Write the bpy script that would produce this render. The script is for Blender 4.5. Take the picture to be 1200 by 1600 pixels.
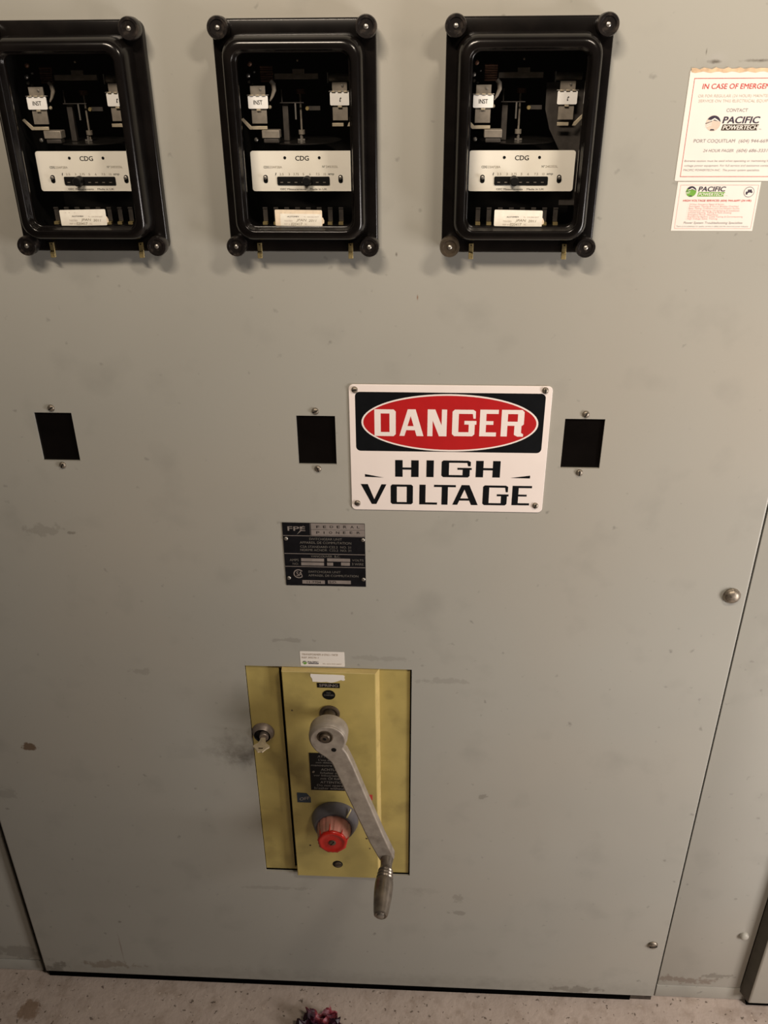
import bpy, bmesh, math, random
from mathutils import Vector, Matrix, noise
random.seed(7)
PI = math.pi
for o in list(bpy.data.objects): bpy.data.objects.remove(o)
SC = bpy.context.scene
COL = SC.collection

# ------------------------------------------------------------------ camera
def make_camera():
    f, pitch, yaw, roll = 1358.83, 0.5011, 0.0521, -0.0080
    F = Vector((-math.sin(yaw)*math.cos(pitch), math.cos(yaw)*math.cos(pitch), -math.sin(pitch)))
    R = F.cross(Vector((0, 0, 1))).normalized(); U = R.cross(F)
    R2 = R*math.cos(roll) + U*math.sin(roll); U2 = -R*math.sin(roll) + U*math.cos(roll)
    cam = bpy.data.cameras.new('camera'); o = bpy.data.objects.new('camera', cam); COL.objects.link(o)
    M = Matrix((R2, U2, -F)).transposed().to_4x4(); M.translation = Vector((0.0968, -1.0281, 1.6177))
    o.matrix_world = M
    cam.sensor_fit = 'VERTICAL'; cam.sensor_height = 36.0; cam.lens = f/1600*36.0
    cam.clip_start = 0.02
    SC.camera = o
make_camera()
# ------------------------------------------------------------------ light
W = bpy.data.worlds.new('world'); SC.world = W; W.use_nodes = True
W.node_tree.nodes['Background'].inputs[0].default_value = (1.0, 0.86, 0.70, 1)
W.node_tree.nodes['Background'].inputs[1].default_value = 0.02
def area(name, loc, target, sx, sy, power, col):
    l = bpy.data.lights.new(name, 'AREA'); l.shape = 'RECTANGLE'; l.size = sx; l.size_y = sy
    l.energy = power; l.color = col
    o = bpy.data.objects.new(name, l); COL.objects.link(o); o.location = loc
    d = Vector(target) - Vector(loc)
    o.rotation_euler = d.to_track_quat('-Z', 'Y').to_euler()
    return o
area('ceiling_lamp', (0.90, -1.00, 2.39), (1.22, 0, 0.20), 0.50, 0.10, 14, (1.0, 0.86, 0.70))
area('ceiling_lamp', (-0.28, -1.39, 2.69), (0.20, 0, 3.45), 0.60, 0.15, 68, (1.0, 0.84, 0.67))
area('side_fill_light', (1.51, -0.76, 0.78), (0.26, 0, 0.94), 0.35, 0.8, 17.5, (1.0, 0.92, 0.87))  # unseen fill light added on the right, no doorway there
SC.view_settings.view_transform = 'Standard'; SC.view_settings.look = 'None'
SC.view_settings.gamma = 1.0; SC.view_settings.use_curve_mapping = False
SC.view_settings.exposure = 0.05

# ------------------------------------------------------------------ materials
MATS = {}
def nodes_of(name):
    m = bpy.data.materials.new(name); m.use_nodes = True
    return m, m.node_tree, m.node_tree.nodes['Principled BSDF']
def mat(name, col, rough=0.5, metal=0.0, var=0.08, scale=60, bump=0.0, spec=0.5, dirt=None, dirt_amt=0.0, dirt_scale=25):
    if name in MATS: return MATS[name]
    m, nt, p = nodes_of(name)
    p.inputs['Roughness'].default_value = rough; p.inputs['Metallic'].default_value = metal
    p.inputs['Specular IOR Level'].default_value = spec
    tc = nt.nodes.new('ShaderNodeTexCoord'); n = nt.nodes.new('ShaderNodeTexNoise')
    n.inputs['Scale'].default_value = scale; n.inputs['Detail'].default_value = 5
    nt.links.new(tc.outputs['Object'], n.inputs['Vector'])
    cr = nt.nodes.new('ShaderNodeValToRGB'); e = cr.color_ramp.elements
    e[0].position = .3; e[1].position = .7
    e[0].color = tuple(c*(1-var) for c in col) + (1,); e[1].color = tuple(min(1, c*(1+var)) for c in col) + (1,)
    nt.links.new(n.outputs['Fac'], cr.inputs['Fac'])
    out = cr.outputs['Color']
    if dirt:
        n2 = nt.nodes.new('ShaderNodeTexNoise'); n2.inputs['Scale'].default_value = dirt_scale; n2.inputs['Detail'].default_value = 8
        nt.links.new(tc.outputs['Object'], n2.inputs['Vector'])
        mr = nt.nodes.new('ShaderNodeMapRange'); mr.inputs['From Min'].default_value = .52; mr.inputs['From Max'].default_value = .72
        mr.inputs['To Max'].default_value = dirt_amt
        nt.links.new(n2.outputs['Fac'], mr.inputs['Value'])
        mx = nt.nodes.new('ShaderNodeMix'); mx.data_type = 'RGBA'; mx.inputs[7].default_value = tuple(dirt) + (1,)
        nt.links.new(mr.outputs['Result'], mx.inputs[0]); nt.links.new(out, mx.inputs[6]); out = mx.outputs[2]
    nt.links.new(out, p.inputs['Base Color'])
    if bump:
        b = nt.nodes.new('ShaderNodeBump'); b.inputs['Strength'].default_value = bump; b.inputs['Distance'].default_value = .002
        nt.links.new(n.outputs['Fac'], b.inputs['Height']); nt.links.new(b.outputs['Normal'], p.inputs['Normal'])
    MATS[name] = m
    return m

def spotted_paint(name, col, rough, spots, low=None):
    """satin cabinet paint: large mottling, fine specks, and marks with a shape of their own (object space x, z)"""
    m, nt, p = nodes_of(name); N = nt.nodes; L = nt.links
    p.inputs['Roughness'].default_value = rough; p.inputs['Specular IOR Level'].default_value = .35
    geo = N.new('ShaderNodeNewGeometry')
    def math_(op, a, b=None, clamp=False):
        n = N.new('ShaderNodeMath'); n.operation = op; n.use_clamp = clamp
        for i, v in enumerate((a, b)):
            if v is None: continue
            if isinstance(v, (int, float)): n.inputs[i].default_value = v
            else: L.new(v, n.inputs[i])
        return n.outputs[0]
    def noise_(scale, detail=4, rough_=.5):
        n = N.new('ShaderNodeTexNoise'); n.inputs['Scale'].default_value = scale; n.inputs['Detail'].default_value = detail
        n.inputs['Roughness'].default_value = rough_
        L.new(geo.outputs['Position'], n.inputs['Vector']); return n
    def mix(fac, a, b):
        mx = N.new('ShaderNodeMix'); mx.data_type = 'RGBA'
        L.new(fac, mx.inputs[0])
        for i, v in ((6, a), (7, b)):
            if isinstance(v, tuple): mx.inputs[i].default_value = v + (1,)
            else: L.new(v, mx.inputs[i])
        return mx.outputs[2]
    big = noise_(3.2, 3); mid = noise_(14, 5); fine = noise_(160, 3); warm = noise_(2.1, 2)
    c = mix(math_('MULTIPLY', big.outputs['Fac'], 1.0), tuple(v*.90 for v in col), tuple(v*1.08 for v in col))
    wf = N.new('ShaderNodeMapRange'); wf.inputs['From Min'].default_value = .45; wf.inputs['From Max'].default_value = .7
    wf.inputs['To Max'].default_value = .35; L.new(warm.outputs['Fac'], wf.inputs['Value'])
    c = mix(wf.outputs[0], c, (col[0]*1.10, col[1]*1.0, col[2]*.92))
    mf = N.new('ShaderNodeMapRange'); mf.inputs['From Min'].default_value = .56; mf.inputs['From Max'].default_value = .80
    mf.inputs['To Max'].default_value = .30; L.new(mid.outputs['Fac'], mf.inputs['Value'])
    c = mix(mf.outputs[0], c, tuple(v*.55 for v in col))
    sp = N.new('ShaderNodeMapRange'); sp.inputs['From Min'].default_value = .70; sp.inputs['From Max'].default_value = .80
    sp.inputs['To Max'].default_value = .5
    spn = noise_(75, 2, .4); L.new(spn.outputs['Fac'], sp.inputs['Value'])
    c = mix(sp.outputs[0], c, tuple(v*.35 for v in col))
    sx = N.new('ShaderNodeSeparateXYZ'); L.new(geo.outputs['Position'], sx.inputs[0])
    wob = noise_(60, 4, .65); wobv = math_('SUBTRACT', wob.outputs['Fac'], .5)
    for (x, z, rx, rz, amt, dc, rag) in spots:
        dx = math_('MULTIPLY', math_('SUBTRACT', sx.outputs[0], x), 1/rx)
        dz = math_('MULTIPLY', math_('SUBTRACT', sx.outputs[2], z), 1/rz)
        d = math_('SQRT', math_('ADD', math_('MULTIPLY', dx, dx), math_('MULTIPLY', dz, dz)))
        d = math_('ADD', d, math_('MULTIPLY', wobv, rag*4))
        soft = 1.0 if rag < .9 else .35
        k = math_('MULTIPLY', math_('SUBTRACT', 1.0, d), 1/soft, True)
        c = mix(math_('MULTIPLY', k, amt), c, dc)
    L.new(c, p.inputs['Base Color'])
    b = N.new('ShaderNodeBump'); b.inputs['Strength'].default_value = .05; b.inputs['Distance'].default_value = .001
    L.new(fine.outputs['Fac'], b.inputs['Height']); L.new(b.outputs['Normal'], p.inputs['Normal'])
    return m

GREY = (.396, .390, .352)
dk = (.10, .085, .065)
SPOTS = [(-.538, .605, .011, .010, .9, (.13, .08, .045), 1.0), (-.43, 1.017, .030, .010, .22, dk, 1.0),
         (-.395, 1.012, .008, .003, .45, dk, 1.0), (-.195, .612, .060, .040, .45, dk, .5), (-.185, .60, .03, .02, .4, dk, .8),  # last two: the key lock's cast shadow painted as a dark smudge
         (-.16, .285, .07, .005, .18, dk, .9), (.10, .29, .03, .012, .20, dk, .8), (-.465, .10, .002, .050, .5, (.14, .07, .04), .15),
         (-.455, .175, .004, .004, .8, dk, .6), (-.50, .045, .05, .012, .4, (.16, .10, .05), 1.0), (.392, 1.594, .014, .009, .35, (.45, .44, .42), .6),
         (.391, 1.5915, .008, .0022, .8, dk, .7), (.435, 1.5925, .020, .0020, .8, dk, .7), (.3795, 1.601, .0009, .004, .9, dk, .2),
         (-.10, .835, .03, .004, .22, dk, 1.0), (.04, .805, .05, .005, .16, dk, 1.0), (.13, .765, .04, .006, .18, dk, 1.0),
         (.20, .525, .008, .007, .35, dk, 1.0), (.17, .235, .016, .006, .3, dk, 1.0), (0, .03, 1.2, .03, .18, dk, .6),
         (.17, .275, .010, .012, .25, dk, 1.0), (-.60, .50, .02, .015, .2, dk, .9), (.06, 1.395, .0018, .0035, .9, dk, .2), (.085, 1.345, .0012, .004, .9, (.2,.09,.04), .2),
         (-.33, .77, .018, .006, .2, dk, 1.0), (-.6, .02, .02, .03, .5, dk, .9), (.4, .028, .05, .010, .4, dk, 1.0)]
M_DOOR = spotted_paint('grey_cabinet_paint', GREY, .36, SPOTS)
M_FRAME = spotted_paint('grey_frame_paint', (GREY[0]*.98, GREY[1]*.98, GREY[2]*.98), .42,
        [(.60, .055, .06, .010, .5, (.16, .10, .07), 1.0), (.66, .07, .03, .008, .4, dk, 1.0), (-.68, .06, .05, .02, .35, dk, .9)])
def concrete():
    m, nt, p = nodes_of('dusty_concrete'); N = nt.nodes; L = nt.links
    p.inputs['Roughness'].default_value = .9
    geo = N.new('ShaderNodeNewGeometry')
    def nz(s, d, r=.6):
        n = N.new('ShaderNodeTexNoise'); n.inputs['Scale'].default_value = s; n.inputs['Detail'].default_value = d; n.inputs['Roughness'].default_value = r
        L.new(geo.outputs['Position'], n.inputs['Vector']); return n.outputs['Fac']
    def rng(v, a, b, hi):
        n = N.new('ShaderNodeMapRange'); n.inputs['From Min'].default_value = a; n.inputs['From Max'].default_value = b; n.inputs['To Max'].default_value = hi
        L.new(v, n.inputs['Value']); return n.outputs[0]
    def mix(f, a, b):
        mx = N.new('ShaderNodeMix'); mx.data_type = 'RGBA'; L.new(f, mx.inputs[0])
        for i, v in ((6, a), (7, b)):
            if isinstance(v, tuple): mx.inputs[i].default_value = v + (1,)
            else: L.new(v, mx.inputs[i])
        return mx.outputs[2]
    c = mix(nz(9, 4), (.40, .33, .285), (.57, .475, .41))
    c = mix(rng(nz(30, 4), .5, .7, .5), c, (.27, .20, .15))
    c = mix(rng(nz(95, 3), .63, .68, .85), c, (.10, .075, .055))
    c = mix(rng(nz(60, 2), .69, .73, .6), c, (.66, .56, .47))
    # round rusty stain
    vm = N.new('ShaderNodeVectorMath'); vm.operation = 'DISTANCE'; vm.inputs[1].default_value = (-.636, -.068, 0)
    L.new(geo.outputs['Position'], vm.inputs[0])
    ad = N.new('ShaderNodeMath'); ad.operation = 'MULTIPLY_ADD'; ad.inputs[1].default_value = .03
    L.new(nz(80, 3), ad.inputs[0]); L.new(vm.outputs['Value'], ad.inputs[2])
    c = mix(rng(ad.outputs[0], .038, .032, .75), c, (.20, .12, .065))
    L.new(c, p.inputs['Base Color'])
    b = N.new('ShaderNodeBump'); b.inputs['Strength'].default_value = .5; b.inputs['Distance'].default_value = .003
    L.new(nz(70, 6), b.inputs['Height']); L.new(b.outputs['Normal'], p.inputs['Normal'])
    return m
M_FLOOR = concrete()
def glass_mat():
    m = bpy.data.materials.new('cover_glass'); m.use_nodes = True; nt = m.node_tree; N = nt.nodes
    N.remove(N['Principled BSDF'])
    t = N.new('ShaderNodeBsdfTransparent'); t.inputs[0].default_value = (1, 1, 1, 1)
    g = N.new('ShaderNodeBsdfGlossy'); g.inputs['Roughness'].default_value = .03
    lw = N.new('ShaderNodeLayerWeight'); lw.inputs[0].default_value = .5
    pw = N.new('ShaderNodeMath'); pw.operation = 'POWER'; pw.inputs[1].default_value = 5; nt.links.new(lw.outputs['Facing'], pw.inputs[0])
    fr = N.new('ShaderNodeMath'); fr.operation = 'MULTIPLY_ADD'; fr.inputs[1].default_value = .96; fr.inputs[2].default_value = .022; nt.links.new(pw.outputs[0], fr.inputs[0])
    mx = N.new('ShaderNodeMixShader'); nt.links.new(fr.outputs[0], mx.inputs[0])
    nt.links.new(t.outputs[0], mx.inputs[1]); nt.links.new(g.outputs[0], mx.inputs[2])
    nt.links.new(mx.outputs[0], N['Material Output'].inputs['Surface'])
    return m
M_GLASS = glass_mat()
BAKE = mat('black_bakelite', (.0055, .0045, .0042), .20, 0, .25, 40, spec=.36, dirt=(.022, .017, .014), dirt_amt=.22, dirt_scale=30)
BAKE2 = mat('black_knob_plastic', (.010, .008, .0075), .32, 0, .3, 90, spec=.4, dirt=(.10, .08, .065), dirt_amt=.5, dirt_scale=120)
DARK = mat('case_interior', (.006, .0055, .005), .75, 0, .3, 60, spec=.1)
VOID = mat('cabinet_interior_dark', (.003, .003, .003), .9, 0, .2, 20, spec=0)
CREAM = mat('cream_plate', (.97, .93, .83), .40, 0, .04, 30)
WHITE = mat('flag_white', (.97, .96, .93), .5, 0, .03, 60)
BLACK = mat('black_ink', (.005, .005, .005), .50, 0, .2, 90, spec=.25)
INKG = mat('grey_ink', (.32, .28, .22), .6, 0, .1, 200)
INKF = mat('faded_brown_ink', (.40, .32, .25), .6, 0, .1, 300)
STEEL = mat('dull_steel', (.36, .34, .31), .38, .85, .15, 80)
BRASS = mat('brass_tab', (.42, .33, .15), .42, .6, .2, 150, dirt=(.12, .10, .06), dirt_amt=.6, dirt_scale=200)
RELM = mat('relay_grey_metal', (.26, .23, .19), .5, .3, .25, 90)
RELD = mat('relay_dark_metal', (.055, .048, .042), .5, .3, .3, 90)
DISC = mat('relay_disc_metal', (.12, .11, .10), .25, .9, .2, 50)
COPPER = mat('relay_coil_copper', (.12, .055, .03), .5, .3, .4, 200)
SCREW = mat('screw_metal', (.30, .26, .21), .42, .75, .25, 250, dirt=(.06, .045, .03), dirt_amt=.7, dirt_scale=300)
STICK = mat('old_paper_sticker', (.97, .91, .80), .6, 0, .06, 160)
STICK2 = mat('old_paper_border', (.88, .74, .56), .6, 0, .10, 160)
PAPER = mat('white_vinyl', (.88, .84, .79), .42, 0, .02, 40)
REDI = mat('red_print', (.62, .06, .055), .45, 0, .05, 60)
PINKI = mat('pink_faded_print', (.80, .42, .40), .5, 0, .1, 200)
GREYI = mat('mid_grey_print', (.36, .33, .34), .5, 0, .1, 200)
TANI = mat('faded_tan_print', (.62, .56, .50), .5, 0, .1, 200)
NAVY = mat('dark_violet_print', (.045, .035, .060), .45, 0, .1, 90)
GREENI = mat('green_print', (.18, .42, .06), .45, 0, .1, 90)
BEIGE = mat('faded_logo_beige', (.72, .60, .50), .5, 0, .05, 90)
TORN = mat('torn_paper_brown', (.72, .52, .34), .8, 0, .25, 120)
SIGNW = mat('sign_white_enamel', (.95, .86, .82), .30, 0, .02, 20)
SIGNK = mat('sign_black_enamel', (.005, .006, .0075), .45, 0, .15, 50, spec=.2)
SIGNR = mat('sign_red_enamel', (.50, .010, .012), .45, 0, .05, 50)
PLATEK = mat('black_anodised_plate', (.006, .006, .008), .5, 0, .3, 90, spec=.2)
SILV = mat('silver_plate', (.34, .30, .28), .42, .35, .15, 60)
SILVD = mat('etched_grey', (.20, .185, .165), .5, .2, .2, 200)
YEL = mat("olive_yellow_paint", (.47, .375, .125), .42, 0, .10, 22, dirt=(.16, .115, .04), dirt_amt=.45, dirt_scale=16)
YEL2 = mat('yellow_edge_paint', (.58, .45, .18), .40, 0, .10, 30, dirt=(.22, .16, .06), dirt_amt=.35, dirt_scale=60)
CAST = mat('cast_aluminium', (.37, .325, .275), .48, .30, .14, 70, .25, dirt=(.14, .11, .085), dirt_amt=.5, dirt_scale=45)
GRIPM = mat('worn_grip_metal', (.20, .17, .14), .27, .6, .3, 60, .15, dirt=(.07, .05, .04), dirt_amt=.7, dirt_scale=35)
SHAFT = mat('greasy_steel', (.11, .085, .06), .40, .6, .35, 120)
SLATE = mat('blue_grey_bakelite', (.105, .10, .115), .42, 0, .2, 50, dirt=(.20, .17, .14), dirt_amt=.4, dirt_scale=40)
PINK = mat('faded_pink_plastic', (.40, .165, .13), .5, 0, .2, 60, dirt=(.30, .20, .15), dirt_amt=.6, dirt_scale=70)
REDP = mat('glossy_red_paint', (.44, .016, .010), .20, 0, .25, 60, .3, dirt=(.25, .01, .005), dirt_amt=.6, dirt_scale=120)
KEYM = mat('nickel_key', (.60, .52, .38), .40, .45, .12, 150)
LOCKM = mat('lock_barrel_metal', (.24, .20, .175), .45, .5, .2, 90)
BLUEL = mat('dark_blue_label', (.018, .035, .060), .4, 0, .2, 60)
YELP = mat('pale_yellow_line', (.68, .58, .30), .5, 0, .1, 60)
AMBER = mat('brown_tinted_pane', (.004, .0032, .003), .20, 0, .2, 30, spec=.2)
TORND = mat('packed_dust', (.055, .042, .032), .9, 0, .5, 150)
SHADED_EDGE = mat('shaded_door_edge', (.060, .052, .036), .55, 0, .3, 30)  # unlit side face of the next door, its shade put into the colour
def scrap_mat():
    m, nt, p = nodes_of('crumpled_purple_foil'); p.inputs['Roughness'].default_value = .45
    tc = nt.nodes.new('ShaderNodeTexCoord'); n = nt.nodes.new('ShaderNodeTexNoise'); n.inputs['Scale'].default_value = 42; n.inputs['Detail'].default_value = 3
    nt.links.new(tc.outputs['Object'], n.inputs['Vector'])
    cr = nt.nodes.new('ShaderNodeValToRGB'); r = cr.color_ramp
    r.elements[0].position = .40; r.elements[0].color = (.022, .006, .014, 1)
    r.elements[1].position = .50; r.elements[1].color = (.06, .010, .025, 1)
    e = r.elements.new(.60); e.color = (.24, .03, .04, 1)
    e = r.elements.new(.70); e.color = (.58, .30, .36, 1)
    nt.links.new(n.outputs['Fac'], cr.inputs['Fac']); nt.links.new(cr.outputs['Color'], p.inputs['Base Color'])
    return m
M_SCRAP = scrap_mat()

# ------------------------------------------------------------------ mesh helpers
class MB:
    def __init__(s): s.v = []; s.f = []; s.m = []
    def add(s, vs, fs, m=0):
        b = len(s.v); s.v += [tuple(v) for v in vs]
        for f in fs: s.f.append([b+i for i in f]); s.m.append(m)
        return s
    def box(s, x0, x1, y0, y1, z0, z1, m=0):
        v = [(x, y, z) for x in (x0, x1) for y in (y0, y1) for z in (z0, z1)]
        return s.add(v, [(0, 1, 3, 2), (4, 6, 7, 5), (0, 4, 5, 1), (2, 3, 7, 6), (0, 2, 6, 4), (1, 5, 7, 3)], m)
    def prism(s, pts, y0, y1, m=0):                 # polygon in x, z pushed from y0 (front) to y1
        n = len(pts); v = [(x, y0, z) for x, z in pts] + [(x, y1, z) for x, z in pts]
        return s.add(v, [tuple(range(n)), tuple(range(2*n-1, n-1, -1))] + [(i, i+n, (i+1) % n + n, (i+1) % n) for i in range(n)], m)
    def slab(s, pts, z0, z1, m=0):                  # polygon in x, y pushed from z0 to z1
        n = len(pts); v = [(x, y, z0) for x, y in pts] + [(x, y, z1) for x, y in pts]
        return s.add(v, [tuple(range(n)), tuple(range(2*n-1, n-1, -1))] + [(i, i+n, (i+1) % n + n, (i+1) % n) for i in range(n)], m)
    def loft(s, loops, cap0=False, cap1=False, m=0):
        n = len(loops[0]); v = [p for l in loops for p in l]; f = []
        for k in range(len(loops)-1):
            for i in range(n):
                a, b = k*n+i, k*n+(i+1) % n
                f.append((a, b, b+n, a+n))
        if cap0: f.append(tuple(range(n-1, -1, -1)))
        if cap1: f.append(tuple((len(loops)-1)*n+i for i in range(n)))
        return s.add(v, f, m)
    def lathe(s, c, prof, seg=28, m=0, axis=(0, -1, 0), cap0=True, cap1=True):
        A = Vector(axis).normalized(); X = Vector((1, 0, 0)) - A*A.x; X.normalize(); Y = A.cross(X); C = Vector(c)
        loops = [[tuple(C + A*h + X*(r*math.cos(2*PI*i/seg)) + Y*(r*math.sin(2*PI*i/seg))) for i in range(seg)] for r, h in prof]
        return s.loft(loops, cap0, cap1, m)
    def tube(s, pts, r, seg=10, m=0):
        P = [Vector(p) for p in pts]; loops = []
        for i, p in enumerate(P):
            d = (P[min(i+1, len(P)-1)] - P[max(i-1, 0)]).normalized()
            up = Vector((0, 1, 0)) if abs(d.y) < .9 else Vector((0, 0, 1))
            a = d.cross(up).normalized(); b = d.cross(a)
            rr = r[i] if isinstance(r, (list, tuple)) else r
            loops.append([tuple(p + a*rr*math.cos(2*PI*k/seg) + b*rr*math.sin(2*PI*k/seg)) for k in range(seg)])
        return s.loft(loops, True, True, m)
    def build(s, name, mats, parent=None, bevel=0, smooth=True, ang=35, seg=2):
        me = bpy.data.meshes.new(name); me.from_pydata(s.v, [], s.f)
        if not isinstance(mats, (list, tuple)): mats = [mats]
        for mm in mats: me.materials.append(mm)
        for p, k in zip(me.polygons, s.m): p.material_index = k
        bm = bmesh.new(); bm.from_mesh(me)
        bmesh.ops.recalc_face_normals(bm, faces=bm.faces); bm.to_mesh(me); bm.free()
        if smooth:
            me.shade_smooth(); me.set_sharp_from_angle(angle=math.radians(ang))
        o = bpy.data.objects.new(name, me); COL.objects.link(o)
        if parent: o.parent = parent
        if bevel:
            b = o.modifiers.new('bevel', 'BEVEL'); b.width = bevel; b.segments = seg; b.limit_method = 'ANGLE'; b.angle_limit = math.radians(40)
        return o
def rr(x0, x1, z0, z1, r, n=5):
    out = []
    for cx, cz, a in ((x1-r, z1-r, 0), (x0+r, z1-r, 90), (x0+r, z0+r, 180), (x1-r, z0+r, 270)):
        for i in range(n+1):
            t = math.radians(a + 90*i/n); out.append((cx + r*math.cos(t), cz + r*math.sin(t)))
    return out
def at(pts, y): return [(x, y, z) for x, z in pts]
def circ(cx, cz, rx, rz=None, n=24, a0=0, a1=360):
    rz = rx if rz is None else rz
    full = abs(a1-a0) >= 360; k = n if full else n+1
    return [(cx + rx*math.cos(math.radians(a0+(a1-a0)*i/n)), cz + rz*math.sin(math.radians(a0+(a1-a0)*i/n))) for i in range(k)]
def grid_plate(mb, x0, x1, z0, z1, holes, y0, y1, m=0):
    xs = sorted({x0, x1} | {h[0] for h in holes} | {h[1] for h in holes})
    zs = sorted({z0, z1} | {h[2] for h in holes} | {h[3] for h in holes})
    V = []
    for y in (y0, y1):
        for x in xs:
            for z in zs: V.append((x, y, z))
    nz = len(zs); off = len(xs)*nz
    idx = lambda i, j, k=0: k*off + i*nz + j
    def hole(i, j):
        if i < 0 or j < 0 or i >= len(xs)-1 or j >= len(zs)-1: return False
        cx, cz = (xs[i]+xs[i+1])/2, (zs[j]+zs[j+1])/2
        return any(h[0] < cx < h[1] and h[2] < cz < h[3] for h in holes)
    F = []
    for i in range(len(xs)-1):
        for j in range(len(zs)-1):
            if hole(i, j): continue
            F.append((idx(i, j), idx(i+1, j), idx(i+1, j+1), idx(i, j+1)))
            F.append((idx(i, j, 1), idx(i, j+1, 1), idx(i+1, j+1, 1), idx(i+1, j, 1)))
            for (di, dj, a, b) in ((-1, 0, (i, j), (i, j+1)), (1, 0, (i+1, j), (i+1, j+1)), (0, -1, (i, j), (i+1, j)), (0, 1, (i, j+1), (i+1, j+1))):
                if hole(i+di, j+dj): F.append((idx(*a), idx(*b), idx(*b, 1), idx(*a, 1)))
    mb.add(V, F, m)
# ---- lettering
def _text_mesh(body, bold, depth):
    cu = bpy.data.curves.new('t', 'FONT'); cu.body = body; cu.size = 1; cu.offset = bold; cu.extrude = depth; cu.resolution_u = 3
    o = bpy.data.objects.new('t', cu); COL.objects.link(o)
    bpy.context.view_layer.update()
    me = o.to_mesh(); vs = [v.co.copy() for v in me.vertices]; fs = [tuple(p.vertices) for p in me.polygons]
    o.to_mesh_clear(); bpy.data.objects.remove(o); bpy.data.curves.remove(cu)
    return vs, fs
_v, _ = _text_mesh('H', 0, 0); CAP = max(v.y for v in _v)
_step = [0]
def text(mb, body, x0, x1, z0, z1, y, m=0, slant=0, bold=0, rot=0):
    vs, fs = _text_mesh(body, 0, 0)
    if not vs: return
    a, b = min(v.x for v in vs), max(v.x for v in vs)
    w = max(bold, 0)*(z1-z0)*1.3; k_ = 1 if bold <= 0 else (2 if bold < .015 else 4)
    sx = (x1-x0-2*w)/(b-a); sz = (z1-z0)/CAP
    for k in range(k_):
        _step[0] = (_step[0]+1) % 5
        dx = w + (0 if k_ == 1 else w*(2*k/(k_-1)-1)); dz = 0 if k_ == 1 else (w*.35*(1 if k % 2 else -1))
        out = []
        for v in vs:
            zz = v.y*sz; out.append((x0 + (v.x-a)*sx + dx + zz*slant, y - k*4e-6, z0+zz+dz + (v.x-a)*sx*rot))
        mb.add(out, fs, m)
# ---- scene tree
def thing(name, label, cat, loc=(0, 0, 0), group=None):
    o = bpy.data.objects.new(name, None); COL.objects.link(o); o.location = loc; o.empty_display_size = .02
    o['label'] = label; o['category'] = cat
    if group: o['group'] = group
    return o
def tag(o, label, cat, group=None):
    o['label'] = label; o['category'] = cat
    if group: o['group'] = group
    return o
def dome_screw(mb, x, y, z, r, h=None, slot=True, m=0, mk=1, ang=.6):
    h = h or r*.55
    mb.lathe((x, y, z), [(r, 0), (r*.97, h*.35), (r*.8, h*.72), (r*.5, h*.95), (r*.12, h)], 20, m)
    if slot:
        c, s = math.cos(ang), math.sin(ang); L = r*.78; w = r*.13
        mb.prism([(x-L*c-w*s, z-L*s+w*c), (x-L*c+w*s, z-L*s-w*c), (x+L*c+w*s, z+L*s-w*c), (x+L*c-w*s, z+L*s+w*c)], y-h*1.06, y-h*.5, mk)

# ================================================================== setting
mb = MB(); mb.add([(-2.6, -3.2, 0), (2.6, -3.2, 0), (2.6, .9, 0), (-2.6, .9, 0)], [(0, 1, 2, 3)])
fl = mb.build('floor', M_FLOOR, smooth=False); fl['kind'] = 'structure'
mb = MB(); mb.box(-2.6, 2.6, .85, .9, 0, 2.9)
wb = mb.build('wall_back', VOID, smooth=False); wb['kind'] = 'structure'

# ================================================================== switchgear cabinet (body behind the doors)
DX0, DX1, DZ0, DZ1 = -.6276, .5482, .0150, 2.25
cab = thing('switchgear_cabinet', 'grey steel cabinet body behind the large door, its bare frame strips showing at both sides', 'cabinet', (0, .010, 0))
def P(y): return y - .010                                   # local depth under the cabinet
mb = MB()
for b in ((-.66, -.657, .06, .70, .002, 2.25), (.572, .575, .03, .70, .002, 2.25), (-.657, .572, .697, .70, .002, 2.25), (-.657, .572, .06, .697, 2.247, 2.25), (-.657, .572, .06, .697, .002, .006)):
    mb.box(b[0], b[1], P(b[2]), P(b[3]), b[4], b[5])
mb.build('carcass', VOID, cab, smooth=False)
def edged_plate(mb, x0, x1, z0, z1, y0, y1, r=.002, m=0):
    R = lambda d, y: [(x0+d, y, z0+d), (x1-d, y, z0+d), (x1-d, y, z1-d), (x0+d, y, z1-d)]
    mb.loft([R(r, y0), R(r*.3, y0+r*.3), R(0, y0+r), R(0, y1)], True, True, m)
mb = MB(); edged_plate(mb, -1.35, -.6385, .0335, 2.25, P(.010), P(.014)); mb.build('frame_panel', M_FRAME, cab)
mb = MB(); edged_plate(mb, -1.35, -.6385, .001, .0320, P(.010), P(.05)); mb.build('base_rail', M_FRAME, cab)
mb = MB(); edged_plate(mb, .5538, .7085, .0365, 2.25, P(.010), P(.014)); mb.build('frame_panel', M_FRAME, cab)
mb = MB(); edged_plate(mb, .5538, .7400, .001, .0350, P(.010), P(.05)); mb.build('base_rail', M_FRAME, cab)
mb = MB(); dome_screw(mb, .6862, P(.010), .1905, .0085, .007, False); mb.build('bolt', M_FRAME, cab)

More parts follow.
